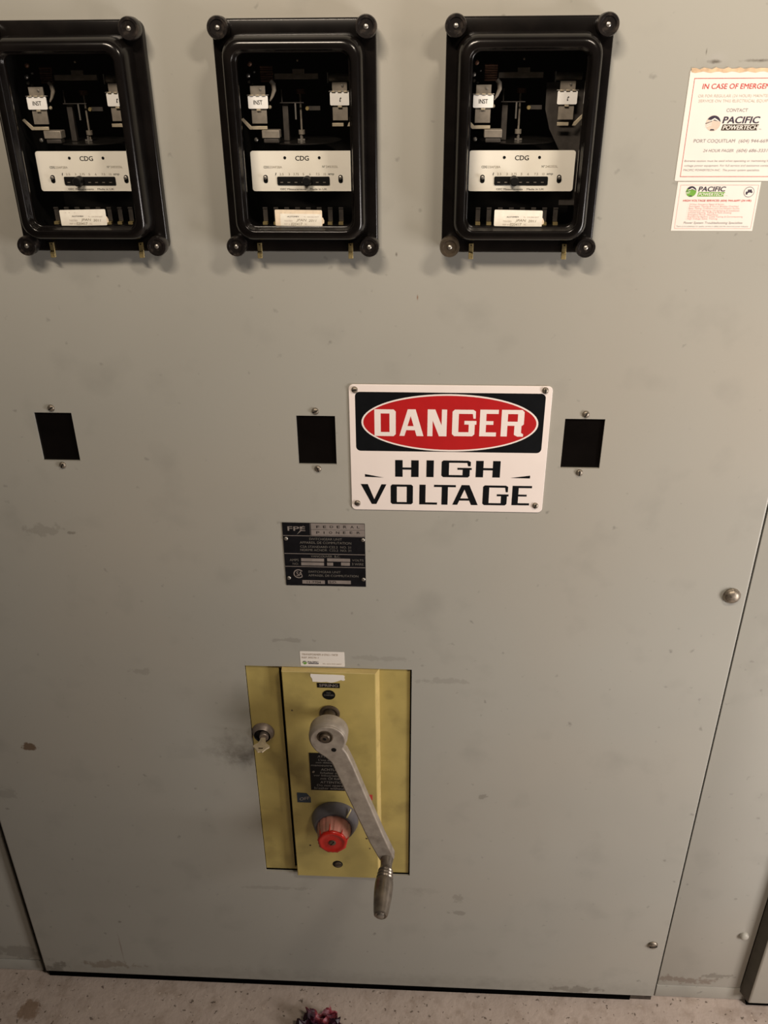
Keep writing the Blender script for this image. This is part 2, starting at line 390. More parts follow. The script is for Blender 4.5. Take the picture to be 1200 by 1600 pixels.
# ================================================================== large front door with its cut-outs
RX = (-.2885, -.0455, .1965); RZ = 1.517
WX = (-.4114, -.0686, .2730); WZ = (1.1235, 1.1923)
holes = [(x-.074, x+.074, RZ-.104, RZ+.106) for x in RX] + [(x, x+.0501, WZ[0], WZ[1]) for x in WX] + [(-.1697, .0829, .3297, .7856)]
door = thing('switchgear_door', 'large flat grey steel cabinet door carrying the meters, danger sign and yellow breaker', 'cabinet door', (0, 0, DZ0))
mb = MB(); r = .003
grid_plate(mb, DX0+r, DX1-r, DZ0+r, DZ1-r, holes, 0, .003)
R_ = lambda d, y: [(DX0+d, y, DZ0+d), (DX1-d, y, DZ0+d), (DX1-d, y, DZ1-d), (DX0+d, y, DZ1-d)]
mb.loft([R_(r, 0), R_(r*.6, r*.1), R_(r*.2, r*.4), R_(0, r), R_(0, .0095), R_(.003, .0095), R_(.003, .003)])
mb.v = [(x, y, z-DZ0) for x, y, z in mb.v]
mb.build('door_sheet', M_DOOR, door)
mb = MB(); mb.box(-.622, .505, .0015, .0080, .0006-DZ0, .0148-DZ0); mb.box(.505, .545, .0035, .0080, .0006-DZ0, .0148-DZ0, 1); mb.build('gap_shade_strip', [VOID, TORND], door, smooth=False)  # black strip paints the shade in the gap under the door; brown end is dust
for (x, z, rr_, h, g) in ((.5267, .9310, .0118, .0085, 0), (.5250, .1684, .0090, .0050, 1)):
    mb = MB(); dome_screw(mb, x, 0, z-DZ0, rr_, h, bool(g), ang=.2)
    if not g: mb.lathe((x, -h*.3, z-DZ0), [(rr_*1.02, 0), (rr_*.96, .001)], 20)
    mb.build('bolt', [SCREW, BLACK], door)

# neighbouring door at the right edge
nd = thing('neighbouring_door', 'grey steel door of the next cabinet, its dark left edge at the lower right corner', 'cabinet door', (.7085, 0, .028))
mb = MB()
def Rn(dx, dz, y): return [(dx, y, dz), (1.0, y, dz), (1.0, y, 2.2), (dx, y, 2.2)]
mb.loft([Rn(.013, .004, -.014), Rn(.0105, .002, -.0135), Rn(.0090, .0008, -.012)], True, False)
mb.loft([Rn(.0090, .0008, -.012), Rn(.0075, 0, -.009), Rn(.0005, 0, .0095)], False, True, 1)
mb.build('door_sheet', [M_FRAME, SHADED_EDGE], nd)
mb = MB(); mb.box(.0150, .2900, .0010, .0090, -.0275, -.0006); mb.build('gap_shade_strip', VOID, nd, smooth=False)  # black strip added to paint the shaded gap below this door

# ================================================================== viewing windows
wl = ['leftmost of three small dark rectangular windows, below the left meter, between two dome screws',
      'small dark rectangular window directly left of the danger sign, between two dome screws',
      'small dark rectangular window directly right of the danger sign, between two dome screws']
for i, x in enumerate(WX):
    cx = x + .02505; cz = (WZ[0]+WZ[1])/2
    t = thing('viewing_window', wl[i], 'window', (cx, .003, cz), 'small dark windows in the cabinet door')
    mb = MB(); mb.box(-.0285, .0285, .0004, .0035, -.047, .047); mb.build('pane', AMBER, t, smooth=False)
    for s in (-1, 1):
        mb = MB(); dome_screw(mb, 0, -.0030, s*.0405 + (.0005 if s > 0 else 0), .0046, .0032, ang=random.uniform(.2, 2.8)); mb.build('screw', [SCREW, BLACK], t)

# ================================================================== protective relays in glass-fronted cases
PLUGX = (-.0098, .0061, -.0066)
rl = ['leftmost black glass-fronted relay meter, cut off by the left photo edge',
      'middle of the three black glass-fronted relay meters on the door',
      'rightmost black glass-fronted relay meter, nearest the white emergency stickers, with a grey plate inside']
def relay(i):
    cx = RX[i]
    t = thing('protection_relay', rl[i], 'relay meter', (cx, 0, RZ), 'black relay meters along the top of the door')
    B = lambda: MB()
    # base frame
    mb = B(); o = lambda d: (-.0848+d, .0848-d, -.1170+d, .1175-d)
    inn = (-.0716, .0716, -.0995, .1015)
    mb.loft([at(rr(*o(.0), .009), -.0002), at(rr(*o(0), .009), -.0100), at(rr(*o(.0008), .0085), -.0114), at(rr(*o(.002), .008), -.0120), at(rr(*inn, .014), -.0120), at(rr(*inn, .014), -.0002)])
    mb.build('base_frame', BAKE, t)
    # case let into the door
    c = (-.0705, .0705, -.0985, .1005)
    mb = B(); c2 = (-.0690, .0690, -.0970, .0990)
    mb.loft([at(rr(*c, .012), -.0115), at(rr(*c, .012), .092), ], False, True)
    mb.loft([at(rr(*c, .012), -.0115), at(rr(*c2, .012), -.0115), at(rr(*c2, .012), .090)], False, True)
    mb.build('case', DARK, t)
    # moulded cover
    mb = B(); C = lambda dx, dt, db: (-.0738+dx, .0738-dx, -.1010+db, .1040-dt)
    mb.loft([at(rr(*C(0, 0, 0), .019, 7), -.0121), at(rr(*C(.0006, .0008, .0006), .019, 7), -.0200), at(rr(*C(.0016, .0022, .0016), .0185, 7), -.0320),
             at(rr(*C(.0030, .0042, .0030), .018, 7), -.0375), at(rr(*C(.0052, .0066, .0052), .0165, 7), -.0408), at(rr(*C(.0080, .0095, .0078), .015, 7), -.0420),
             at(rr(-.0622, .0622, -.0896, .0905, .0125, 7), -.0421), at(rr(-.0612, .0612, -.0884, .0895, .0118, 7), -.0416), at(rr(-.0604, .0604, -.0876, .0888, .0112, 7), -.0400),
             at(rr(-.0590, .0590, -.0862, .0876, .0100, 7), -.0330), at(rr(-.0585, .0585, -.0856, .0870, .0098, 7), -.0322), at(rr(-.0575, .0575, -.0846, .0862, .0090, 7), -.0320),
             at(rr(-.0575, .0575, -.0846, .0862, .0090, 7), -.0295), at(rr(-.0650, .0650, -.0930, .0950, .0100, 7), -.0285), at(rr(-.0695, .0695, -.0965, .0985, .0120, 7), -.0121)])
    mb.build('cover', BAKE, t, ang=50)
    mb = B(); mb.prism(rr(-.0573, .0573, -.0844, .0860, .009), -.0312, -.0300); mb.build('glass', M_GLASS, t)
    # corner knobs
    for kx in (-1, 1):
        for kz in (-.1085, .1090):
            mb = B()
            bright = (i == 2 and kx < 0 and kz < 0)
            mb.lathe((kx*.0757, -.0121, kz), [(.0102, 0), (.0110, .003), (.0112, .013), (.0104, .0152), (.0078, .0152), (.0072, .0140), (.0045, .0138)], 30)
            k = mb.build('knob', SHAFT if bright else BAKE2, t)
            mb = B(); mb.lathe((kx*.0757, -.0258, kz), [(.0026, 0), (.0024, .0010), (.0012, .0018)], 12); mb.build('screw', STEEL, k)
            if bright: k['label'] = 'greasy bare metal knob'
    for kx in (-.0512, .0537):
        mb = B(); mb.box(kx-.0026, kx+.0026, -.0145, -.0122, -.1235, -.1065); mb.box(kx-.0026, kx+.0026, -.0165, -.0146, -.1235, -.1165)
        mb.prism(circ(kx, -.1085, .0009, n=10), -.0147, -.0140, 1)
        mb.build('brass_clip', [BRASS, BLACK], t, bevel=.0003)
    # nameplate
    mb = B(); mb.prism(rr(-.0565, .0590, -.0523, -.0101, .0028), -.0010, .0006); npl = mb.build('nameplate', CREAM, t)
    q = -.0012; mb = B()
    text(mb, 'CDG', -.0066, .0086, -.0200, -.0153, q, 0, bold=.022)
    text(mb, 'CDG', -.0425, -.0364, -.0281, -.0257, q, 0, bold=.01); text(mb, '23AF28A', -.0357, -.0219, -.0281, -.0257, q, 1)
    text(mb, 'Nº', .0232, .0264, -.0276, -.0253, q, 0); text(mb, '245355L', .0272, .0408, -.0276, -.0253, q, 1)
    text(mb, 'I', -.0300, -.0292, -.0355, -.0328, q, 0, slant=.2)
    for s_, a, b in (('2.5', -.0252, -.0205), ('3', -.0150, -.0135), ('3.75', -.0095, -.0036), ('5', .0008, .0025), ('6', .0082, .0099), ('7.5', .0157, .0198), ('10', .0243, .0268)):
        text(mb, s_, a, b, -.0354, -.0331, q, 1)
    text(mb, 'amp', .0294, .0361, -.0350, -.0328, q, 0, bold=.005)
    text(mb, 'GEC Measurements', -.0252, .0040, -.0511, -.0491, q, 0); text(mb, 'Made in UK', .0085, .0276, -.0511, -.0491, q, 0)
    for x in (-.0182, .0201): mb.prism(circ(x, -.0172, .0016, n=14), q-.0001, q+.0001, 0)
    mb.build('lettering', [BLACK, INKG], npl, smooth=False)
    for x in (-.0411, .0432):
        mb = B(); mb.prism(rr(x-.0025, x+.0025, -.0438, -.0350, .0024, 4), -.0013, -.0008, 1)
        mb.lathe((x, -.0013, -.0378), [(.0019, 0), (.0019, .0030), (.0010, .0034)], 12, 0); mb.build('fixing_screw', [STEEL, BLACK], npl)
    mb = B(); mb.prism(rr(-.0280, .0309, -.0456, -.0368, .0012, 3), -.0022, -.0011, 0)
    for k in range(7): mb.box(-.0245+k*.0080, -.0215+k*.0080, -.0024, -.0022, -.0432, -.0424, 1)
    mb.build('tap_block', [BLACK, RELM], t, smooth=False)
    mb = B(); mb.lathe((PLUGX[i], -.0022, -.0408), [(.0052, 0), (.0052, .006), (.0046, .0075), (.0046, .0110), (.0038, .0120)], 20); mb.build('tap_plug', BLACK, t)
    # indicator flags with their armatures
    for nm, x0, x1, z0, z1, txt_, sgn in (('instantaneous_flag', -.0545, -.0330, .0324, .0449, 'INST', -1), ('time_flag', .0343, .0551, .0353, .0482, 't', 1)):
        xm = (x0+x1)/2
        mb = B(); mb.prism(rr(x0, x1, z0, z1, .0012, 3), -.0014, 0); f = mb.build(nm, WHITE, t)
        mb = B()
        if txt_ == 'INST': text(mb, 'INST', xm-.0048, xm+.0048, (z0+z1)/2-.0022, (z0+z1)/2+.0020, -.0016, bold=.012)
        else: text(mb, 't', xm-.0010, xm+.0011, (z0+z1)/2-.0028, (z0+z1)/2+.0026, -.0016, slant=.3, bold=.02)
        mb.build('lettering', BLACK, f, smooth=False)
        mb = B(); mb.box(xm-.0082, xm+.0082, .0010, .0030, z0-.0150, z0+.001); mb.box(xm-.0080, xm+.0080, .0010, .0035, z1-.001, z1+.0095)
        mb.box(xm-.0115, xm+.0115, -.0016, .004, z1+.0002, z1+.0011, 1)
        for k in (-1, 0, 1): mb.box(xm+k*.0065-.002, xm+k*.0065+.002, -.0030, -.0016, z1+.0000, z1+.0012, 2)
        mb.box(xm-.0022, xm+.0022, -.0016, .001, z0-.0022, z0-.0004, 2)
        mb.lathe((xm+.003, .001, z1+.0060), [(.0014, 0), (.0012, .001)], 10, 1)
        mb.build('armature', [RELM, STEEL, KEYM], t, bevel=.0002)
        zb = z0-.0190; mb = B()
        mb.box(xm-.0085, xm+.0085, -.002, -.0005, zb-.0017, zb+.0017) if sgn < 0 else mb.box(xm-.0088, xm+.0035, -.002, -.0005, zb-.0017, zb+.0017)
        a = xm + sgn*.0075
        mb.prism([(a, zb-.0017), (a+sgn*.0015, zb+.0017), (a+sgn*.0100, zb+.0098), (a+sgn*.0125, zb+.0085), (a+sgn*.0035, zb-.0017)], -.002, -.0005)
        mb.build('bracket', KEYM, t, bevel=.0002)
    # movement
    mb = B(); mb.box(-.0275, .0200, .018, .022, .0600, .0655); mb.box(-.0075, .0055, .017, .021, .0656, .0700); mb.lathe((-.0015, .018, .078), [(.0012, 0), (.0010, .001)], 10, 1); mb.build('top_bar', [RELM, KEYM], t, bevel=.0002)
    mb = B(); mb.tube([(.0320, .012, .0618), (.0600, .012, .0618)], .0040, 14); mb.box(.0312, .0322, .006, .016, .0565, .0665, 1); mb.build('resistor_tube', [RELM, STEEL], t)
    mb = B(); mb.lathe((-.001, .037, -.0035), [(.0430, 0), (.0430, .0010)], 48, 0, axis=(0, 0, 1)); mb.build('induction_disc', DISC, t)
    mb = B(); mb.tube([(-.002, .0300, -.002), (-.002, .0300, .046)], .0011, 8); mb.tube([(-.002, .0300, .004), (-.002, .0300, .0085)], .0036, 12)
    mb.box(-.0060, .0020, .0235, .0250, -.0020, -.0002, 1); mb.box(-.0030, -.0010, .0225, .0240, -.0030, .0035, 1)
    mb.box(-.0073, -.0057, .0200, .0212, .0200, .0365, 1); mb.build('spindle', [RELM, STEEL], t)
    mb = B(); mb.box(-.0215, -.0155, .024, .030, -.002, .0350); mb.box(-.0235, .0030, .020, .022, .0362, .0372); mb.box(-.0216, -.0204, .020, .022, .0372, .050); mb.build('support_post', RELD, t, bevel=.0002)
    mb = B(); mb.box(-.0415, -.0222, -.004, .010, .0030, .0112); mb.box(-.0400, -.0234, -.003, .008, -.0018, .0024, 1); mb.build('brake_magnet', [RELM, RELD], t, bevel=.0008)
    mb = B(); mb.tube([(-.0010, .028, .045), (-.0010, .028, .050)], .0050, 12); mb.build('control_coil', COPPER, t)
    mb = B()
    for k in range(7): mb.tube([(-.0425, .018+.001*(k % 2), .0585+k*.0023), (-.0290, .018, .0585+k*.0023)], .0012, 8)
    mb.build('coil_winding', COPPER, t)
    mb = B(); mb.box(.0080, .0210, .019, .021, .0292, .0334); mb.lathe((.0068, .019, .031), [(.0023, 0), (.0018, .0015)], 14, 1); mb.build('contact_arm', [RELD, BRASS], t)
    mb = B(); mb.tube([(-.0300, .006, .0590), (-.0272, .006, .0560), (-.0265, .006, .0500), (-.0290, .006, .0440), (-.0320, .006, .0395)], [.0022, .0026, .0024, .0016, .0008], 10); mb.lathe((-.0325, .006, .0335), [(.0020, 0), (.0012, .002)], 10, 1); mb.build('hook_lever', [RELM, KEYM], t)
    for (x, z, r_, mm) in ((-.0520, .0752, .0026, 1), (-.0545, .0640, .0024, 0), (-.0540, .0580, .0018, 0), (-.0475, .0675, .0012, 0), (-.0500, .0560, .0013, 0), (-.0505, .0004, .0024, 0)):
        mb = B(); mb.lathe((x, .010, z), [(r_, 0), (r_*.9, .002), (r_*.4, .003)], 10); mb.build('terminal_stud', COPPER if mm else STEEL, t)
    for k in range(8):
        x = -.0443 + .01241*k; mb = B()
        mb.box(x-.0025, x+.0025, .0, .0014, -.0846, -.0699); mb.box(x-.0026, x+.0026, -.0010, .0, -.0712, -.0699, 0); mb.box(x-.0026, x+.0026, -.006, .0, -.0880, -.0850, 1)
        mb.build('contact_finger', [RELD, BRASS], t)
    if i == 2:
        mb = B(); mb.prism([(.0236, .0556), (.0680, .0575), (.0680, -.0690), (.0470, -.0690), (.0440, -.014), (.0300, .010), (.0240, .030)], .012, .0135); mb.build('baffle_plate', RELD, t)
    return t
for i in range(3): relay(i)
# inspection stickers on the relay glass
for i in range(3):
    lb = ['cream inspection sticker on the glass of the leftmost relay', 'cream inspection sticker over an older one, on the glass of the middle relay',
          'cream inspection sticker on the glass of the rightmost relay'][i]
    t = thing('inspection_sticker', lb, 'sticker', (RX[i]-.0018, -.0313, RZ-.0760), 'dated inspection stickers on the relay glasses')
    mb = MB(); ro = (.02, -.012, -.018)[i]
    tw = lambda pts: [(x, z + ro*x) for x, z in pts]
    mb.prism(tw(rr(-.0262, .0262, -.0086, .0086, .0012, 3)), -.0002, 0, 1 if i == 1 else 0)
    mb.prism(tw([(.0262, -.0060), (.0282, -.0052), (.0284, -.0025), (.0270, .0006), (.0262, .001)]), -.00015, 0, 1)
    if i == 1: mb.prism(tw(rr(-.0205, .0255, -.0084, .0045, .0008, 3)), -.0003, -.0002, 0)
    mb.build('paper', [STICK, STICK2], t, smooth=False)
    mb = MB(); yy = -.00045
    text(mb, 'ALSTOMEX', -.0128, .0005, .0009, .0022, yy, 0, bold=.01, slant=.2)
    text(mb, 'Ph. 604-944-6697', .0060, .0225, .0006, .0020, yy, 1)
    text(mb, 'TESTED', -.0165, -.0070, -.0038, -.0022, yy, 1); text(mb, 'REF #', -.0165, -.0100, -.0072, -.0056, yy, 1)
    text(mb, 'JPAN', -.0028, .0080, -.0034, -.0009, yy, 2, slant=.3); text(mb, '2011', .0110, .0190, -.0040, -.0016, yy, 2, slant=.3)
    text(mb, '020417', -.0090, .0035, -.0078, -.0050, yy, 2, slant=.2); text(mb, 'NL', .0065, .0090, -.0072, -.0056, yy, 1)
    if i != 2: text(mb, '• •  •', -.0200, -.0080, .0048, .0060, yy, 1)
    mb.build('lettering', [BLACK, TANI, INKG], t, smooth=False)

# ================================================================== danger sign
sg = thing('danger_sign', 'white enamelled DANGER HIGH VOLTAGE sign with red oval on black, fixed by four screws', 'warning sign', (.0, 0, 1.2359))
SZ = 1.2359
mb = MB(); mb.prism(rr(0, .254, -.178, 0, .006, 5), -.0016, 0); mb.v = [(x, y-.0003, z) for x, y, z in mb.v]
plate = mb.build('sign_plate', SIGNW, sg, bevel=.0005)
yf = -.00195
mb = MB()
_fs = [0]
def flat(mb, pts, y, m=0):
    _fs[0] = (_fs[0]+1) % 8; y = y - _fs[0]*4e-6
    mb.add([(x, y, z) for x, z in pts], [tuple(range(len(pts)))], m)
bz0, bz1 = 1.1450-SZ, 1.2262-SZ
flat(mb, rr(.0078, .2462, bz0, bz1, .006, 5), yf, 0)
flat(mb, circ(.1275, 1.1851-SZ, .1122, .0393, 72), yf-.00004, 1)
flat(mb, circ(.1275, 1.1851-SZ, .1098, .0371, 72), yf-.00009, 2)
mb.build('printed_field', [SIGNK, SIGNW, SIGNR], plate, smooth=False)
def letter(mb, ch, x0, x1, z0, z1, v, h, c, y, m):
    H = z1-z0; zm = (z0+z1)/2; F = lambda pts: flat(mb, pts, y, m)
    def R(a, b, p, q): F([(a, p), (b, p), (b, q), (a, q)])
    lb = lambda: F([(x0+c, z0), (x0+v, z0), (x0+v, z1), (x0+c, z1), (x0, z1-c), (x0, z0+c)])
    rb = lambda a=z0, b=z1, cb=c, ct=c: F([(x1-v, a), (x1-cb, a), (x1, a+cb), (x1, b-ct), (x1-ct, b), (x1-v, b)])
    if ch == 'D': R(x0, x0+v, z0, z1); R(x0+v, x1-v, z1-h, z1); R(x0+v, x1-v, z0, z0+h); rb()
    elif ch == 'O': lb(); R(x0+v, x1-v, z1-h, z1); R(x0+v, x1-v, z0, z0+h); rb()
    elif ch == 'A':
        am = x0 + (x1-x0)*.34; l = v*.80
        F([(x0, z0), (x0+l, z0), (am+l*1.0, z1), (am, z1)]); F([(x1-v*1.1, z0), (x1, z0), (am+v*1.25, z1), (am+v*.15, z1)])
        R(x0+(x1-x0)*.22, x1-(x1-x0)*.22, z0+H*.22, z0+H*.22+h)
    elif ch == 'N': R(x0, x0+l_(v), z0, z1); R(x1-l_(v), x1, z0, z1); F([(x0+v*.1, z1), (x0+v*1.2, z1), (x1-v*.1, z0), (x1-v*1.2, z0)])
    elif ch == 'G':
        lb(); R(x0+v, x1-v*.9, z1-h, z1); F([(x1-v*.9, z1-h), (x1-v*.9, z1), (x1-v*.35-c*.6, z1), (x1-v*.15, z1-c*.8), (x1-v*.15, z1-H*.33), (x1-v*.5, z1-H*.33), (x1-v*.62, z1-h)])
        R(x0+v, x1-v*1.2, z0, z0+h); F([(x1-v*1.2, z0), (x1-v*.25-c, z0), (x1-v*.25, z0+c), (x1-v*.25, zm), (x1-v*1.2, zm)]); R(x1-v*1.9, x1, zm-h*.35, zm+h*.55)
    elif ch == 'E': R(x0, x0+v, z0, z1); R(x0+v, x1, z1-h, z1); R(x0+v, x1-v*.25, z0, z0+h); R(x0+v, x1-v*.75, zm-h*.4, zm+h*.5)
    elif ch == 'R':
        R(x0, x0+v, z0, z1); R(x0+v, x1-v, z1-h, z1); R(x0+v, x1-v, zm-h*.6, zm+h*.4)
        rb(zm-h*.6, z1, c*.8, c); F([(x1-v*1.45, zm-h*.5), (x1-v*.35, zm-h*.5), (x1-v*.35, z0+h*.9), (x1, z0+h*.6), (x1, z0), (x1-v*.9, z0), (x1-v*1.45, z0+c*.8)])
    elif ch == 'H': R(x0, x0+v, z0, z1); R(x1-v, x1, z0, z1); R(x0+v, x1-v, zm-h*.5, zm+h*.5)
    elif ch == 'I': R(x0, x1, z0, z1)
    elif ch == 'V':
        am = x0+(x1-x0)*.42; l = v*.8
        F([(x0, z1), (x0+v*1.15, z1), (am+v*.75, z0), (am, z0)]); F([(x1-l, z1), (x1, z1), (am+v*.75, z0), (am+v*.05, z0)])
    elif ch == 'L': R(x0, x0+v, z0, z1); R(x0+v, x1, z0, z0+h)
    elif ch == 'T': R(x0, x1, z1-h, z1); xm = (x0+x1)/2; R(xm-v*.5, xm+v*.5, z0, z1-h)
def l_(v): return v*.82
DW = [('D', .0320, .0592, 1.1664, 1.2031), ('A', .0639, .0947, 1.1669, 1.2035), ('N', .0996, .1241, 1.167, 1.2037), ('G', .1310, .1616, 1.1675, 1.2038), ('E', .1658, .1890, 1.1677, 1.2042), ('R', .1929, .2214, 1.1679, 1.2043)]
HV = [('H', .0584, .0892, 1.1082, 1.1325), ('I', .0993, .1089, 1.1084, 1.1327), ('G', .1190, .1584, 1.1087, 1.1329), ('H', .1637, .1954, 1.1092, 1.133),
      ('V', .0127, .0468, 1.067, 1.0967), ('O', .0524, .0820, 1.0674, 1.0968), ('L', .0905, .1143, 1.0675, 1.0971), ('T', .1097, .1386, 1.0676, 1.0972), ('A', .1346, .1685, 1.0678, 1.0974), ('G', .1744, .2085, 1.068, 1.0975), ('E', .2130, .2384, 1.0686, 1.0975)]
mb = MB()
for ch, a, b, c_, d in DW: letter(mb, ch, a, b, c_-SZ, d-SZ, .0080, .0056, .0028, yf-.00015, 0)
for ch, a, b, c_, d in HV: letter(mb, ch, a, b, c_-SZ, d-SZ, .0098 if c_ > 1.1 else .0082, .0032, .0022, yf-.0001, 1)
flat(mb, [(.0186, 1.1115-SZ), (.0432, 1.1067-SZ), (.0186, 1.1075-SZ)], yf-.0001, 1)
flat(mb, [(.2347, 1.1127-SZ), (.2347, 1.1086-SZ), (.2092, 1.1088-SZ)], yf-.0001, 1)
mb.build('lettering', [SIGNW, SIGNK], plate, smooth=False)
for x, z in ((.0076, 1.2290), (.2448, 1.2306), (.0078, 1.0680), (.2446, 1.0686)):
    mb = MB(); dome_screw(mb, x, -.0019, z-SZ, .0042, .0030, ang=random.uniform(0, 3)); mb.build('screw', [SCREW, BLACK], sg)

# ================================================================== black rating plate
np_ = thing('rating_plate', 'small black and silver switchgear rating plate between danger sign and breaker', 'nameplate', (-.0398, 0, .9840))
PX, PZ = -.0398, .9840
def T(mb, L, ox, oz, y, mp):
    for e in L:
        body, a, b, c_, d = e[:5]; fl_ = e[5] if len(e) > 5 else ''
        m_, sl, bo = mp.get(fl_, (0, 0, 0)); text(mb, body, a-ox, b-ox, c_-oz, d-oz, y, m_, sl, bo)
mb = MB(); mb.box(-.0966-PX, .0168-PX, -.0010, -.0001, .9331-PZ, 1.0351-PZ); pl = mb.build('plate', PLATEK, np_, smooth=False)
mb = MB(); y = -.0012
for a, b, c_, d in ((-.0570, .0164, 1.0160, 1.0349), (-.0732, -.0411, .9736, .9786), (-.0367, -.0046, .9742, .9792), (-.0735, -.0414, .967, .972), (-.037, -.0286, .9672, .9722), (-.0174, -.0051, .9677, .9728), (-.0734, -.0414, .9364, .9423), (-.037, -.0045, .937, .9427),
                    (-.0584, -.0580, 1.016, 1.0349)):
    mb.box(a-PX, b-PX, y, -.0010, c_-PZ, d-PZ)
for zz in (1.0149, .9860, .9648): mb.box(-.0962-PX, .0164-PX, y, -.0010, zz-.0004-PZ, zz+.0004-PZ)
mb.box(-.0570-PX, .0164-PX, y-.0001, y, 1.0251-PZ, 1.0254-PZ, 1)
mb.build('silver_fields', [SILV, BLACK], pl, smooth=False)
FPT = [('FPE', -.0894, -.065, 1.0228, 1.0296, 'b'), ('F', -.0495, -.0456, 1.0277, 1.0313, 'k'), ('E', -.0402, -.0362, 1.0279, 1.0315, 'k'), ('D', -.0309, -.0264, 1.0281, 1.0317, 'k'), ('E', -.0214, -.0172, 1.0279, 1.0319, 'k'), ('R', -.0125, -.008, 1.0281, 1.0321, 'k'), ('A', -.0027, .0017, 1.0283, 1.032, 'k'), ('L', .0062, .0096, 1.0285, 1.0321, 'k'),
 ('P', -.05, -.0456, 1.0185, 1.0224, 'k'), ('I', -.0397, -.0387, 1.0187, 1.0225, 'k'), ('O', -.0323, -.0281, 1.0189, 1.0227, 'k'), ('N', -.0228, -.0182, 1.0191, 1.0228, 'k'), ('E', -.013, -.0096, 1.0193, 1.023, 'k'), ('E', -.0038, -.0003, 1.0195, 1.0232, 'k'), ('R', .0058, .0102, 1.0197, 1.0231, 'k'),
 ('SWITCHGEAR UNIT', -.0604, -.0149, 1.0084, 1.012), ('APPAREIL DE COMMUTATION', -.0737, -.0023, 1.0025, 1.0062), ('CSA STANDARD C22.2  NO. 31', -.0734, -.003, .996, .9994), ('NORME ACNOR  C22.2  NO. 31', -.0736, -.0029, .9907, .9941), ('VANCOUVER  B.C.', -.0593, -.0183, .9807, .9841),
 ('AMPS', -.0894, -.0767, .9738, .9775), ('NO.', -.0854, -.077, .9677, .9712), ('VOLTS', -.0019, .0142, .9754, .9786), ('3 WIRE', -.0021, .0141, .9688, .9723), ('SWITCHGEAR UNIT', -.0641, -.0184, .9549, .9584), ('APPAREIL DE COMMUTATION', -.0644, .0064, .9488, .9523),
 ('1200', -.0637, -.0569, .9745, .9777, 'w'), ('13,8/7,2 kV', -.0306, -.0064, .9752, .9783, 'w'), ('30780-1', -.066, -.0477, .9679, .9711, 'w'), ('60', -.0353, -.0299, .9682, .9714, 'w'), ('WYE', -.014, -.0078, .9687, .9719, 'w'), ('11-7704', -.0669, -.047, .9374, .941, 'k'), ('S.O.', -.0351, -.0241, .9381, .9417, 'k')]
mb = MB(); T(mb, FPT, PX, PZ, -.00135, {'': (1, 0, 0), 'b': (0, 0, .03), 'k': (2, 0, .01), 'w': (0, 0, .01)})
flat(mb, [(-.0668-PX, 1.0318-PZ), (-.0728-PX, 1.0255-PZ), (-.0700-PX, 1.0262-PZ), (-.0772-PX, 1.0170-PZ), (-.0690-PX, 1.0240-PZ), (-.0714-PX, 1.0238-PZ)], -.0014, 0)
for k in range(18):
    a0 = 40+k*280/18; a1 = 40+(k+1)*280/18; c0 = (-.0780-PX, .9529-PZ)
    p = [(c0[0]+r_*math.cos(math.radians(a)), c0[1]+r_*math.sin(math.radians(a))) for a, r_ in ((a0, .0074), (a1, .0074), (a1, .0058), (a0, .0058))]
    flat(mb, p, -.00135, 0)
text(mb, 'SA', -.0812-PX, -.0725-PX, .9491-PZ, .9567-PZ, -.0014, 0, bold=.02)
mb.build('lettering', [SILV, SILVD, BLACK], pl, smooth=False)
for x, z in ((-.0925, 1.0100), (.0140, 1.0100), (-.0922, .9455), (.0135, .9455)):
    mb = MB(); dome_screw(mb, x-PX, -.0010, z-PZ, .0030, .0020, False); mb.build('rivet', STEEL, np_)

# ================================================================== stickers right
def logo(mb, cx, cz, r, y, kdark, klow, kw):
    flat(mb, circ(cx, cz, r, n=28), y, klow)
    flat(mb, circ(cx, cz, r, n=16, a0=12, a1=150), y-.00004, kdark)
    flat(mb, [(cx-r*.95, cz-r*.05), (cx-r*.3, cz+r*.30), (cx+r*.1, cz+r*.48), (cx+r*.98, cz+r*.15), (cx+r*.55, cz+r*.45), (cx+r*.1, cz+r*.70), (cx-r*.5, cz+r*.35)], y-.00008, kw)
    for k in range(3): flat(mb, [(cx-r*1.05, cz+r*(.02-.24*k)), (cx-r*.2, cz+r*(.34-.24*k)), (cx-r*.2, cz+r*(.26-.24*k)), (cx-r*1.05, cz+r*(-.08-.24*k))], y-.00008, kw if k else kdark)
    flat(mb, [(cx-r*.35, cz-r*.92), (cx+r*.30, cz-r*.92), (cx+r*.2, cz-r*.74), (cx-r*.25, cz-r*.74)], y-.00008, kdark)
def frame_lines(mb, a, b, c_, d, w, y, m):
    for p in ((a, b, c_, c_+w), (a, b, d-w, d), (a, a+w, c_, d), (b-w, b, c_, d)): flat(mb, [(p[0], p[2]), (p[1], p[2]), (p[1], p[3]), (p[0], p[3])], y, m)
em = thing('emergency_sticker', 'large white emergency contact sticker, topmost at the right photo edge', 'sticker', (.4205, 0, 1.5300))
EX, EZ = .4205, 1.5300
mb = MB(); mb.prism(rr(-.0545, .0545, -.0547, .0536, .0012, 3), -.0006, -.0001)
sh = mb.build('sheet', PAPER, em, smooth=False)
mb = MB()
pts = [(-.0535, .0545)] + [(-.0535+.107*k/26, .0560+.0006*math.sin(k*2.3)-.0004*(k % 3)) for k in range(27)] + [(.0535, .0545)]
pts = pts + [(.0535-.107*k/26, .0520+.0007*math.sin(k*1.7)) for k in range(27)]
mb.add([(x, -.00075, z) for x, z in pts], [tuple(range(len(pts)))]); mb.build('torn_edge', TORN, em, smooth=False)
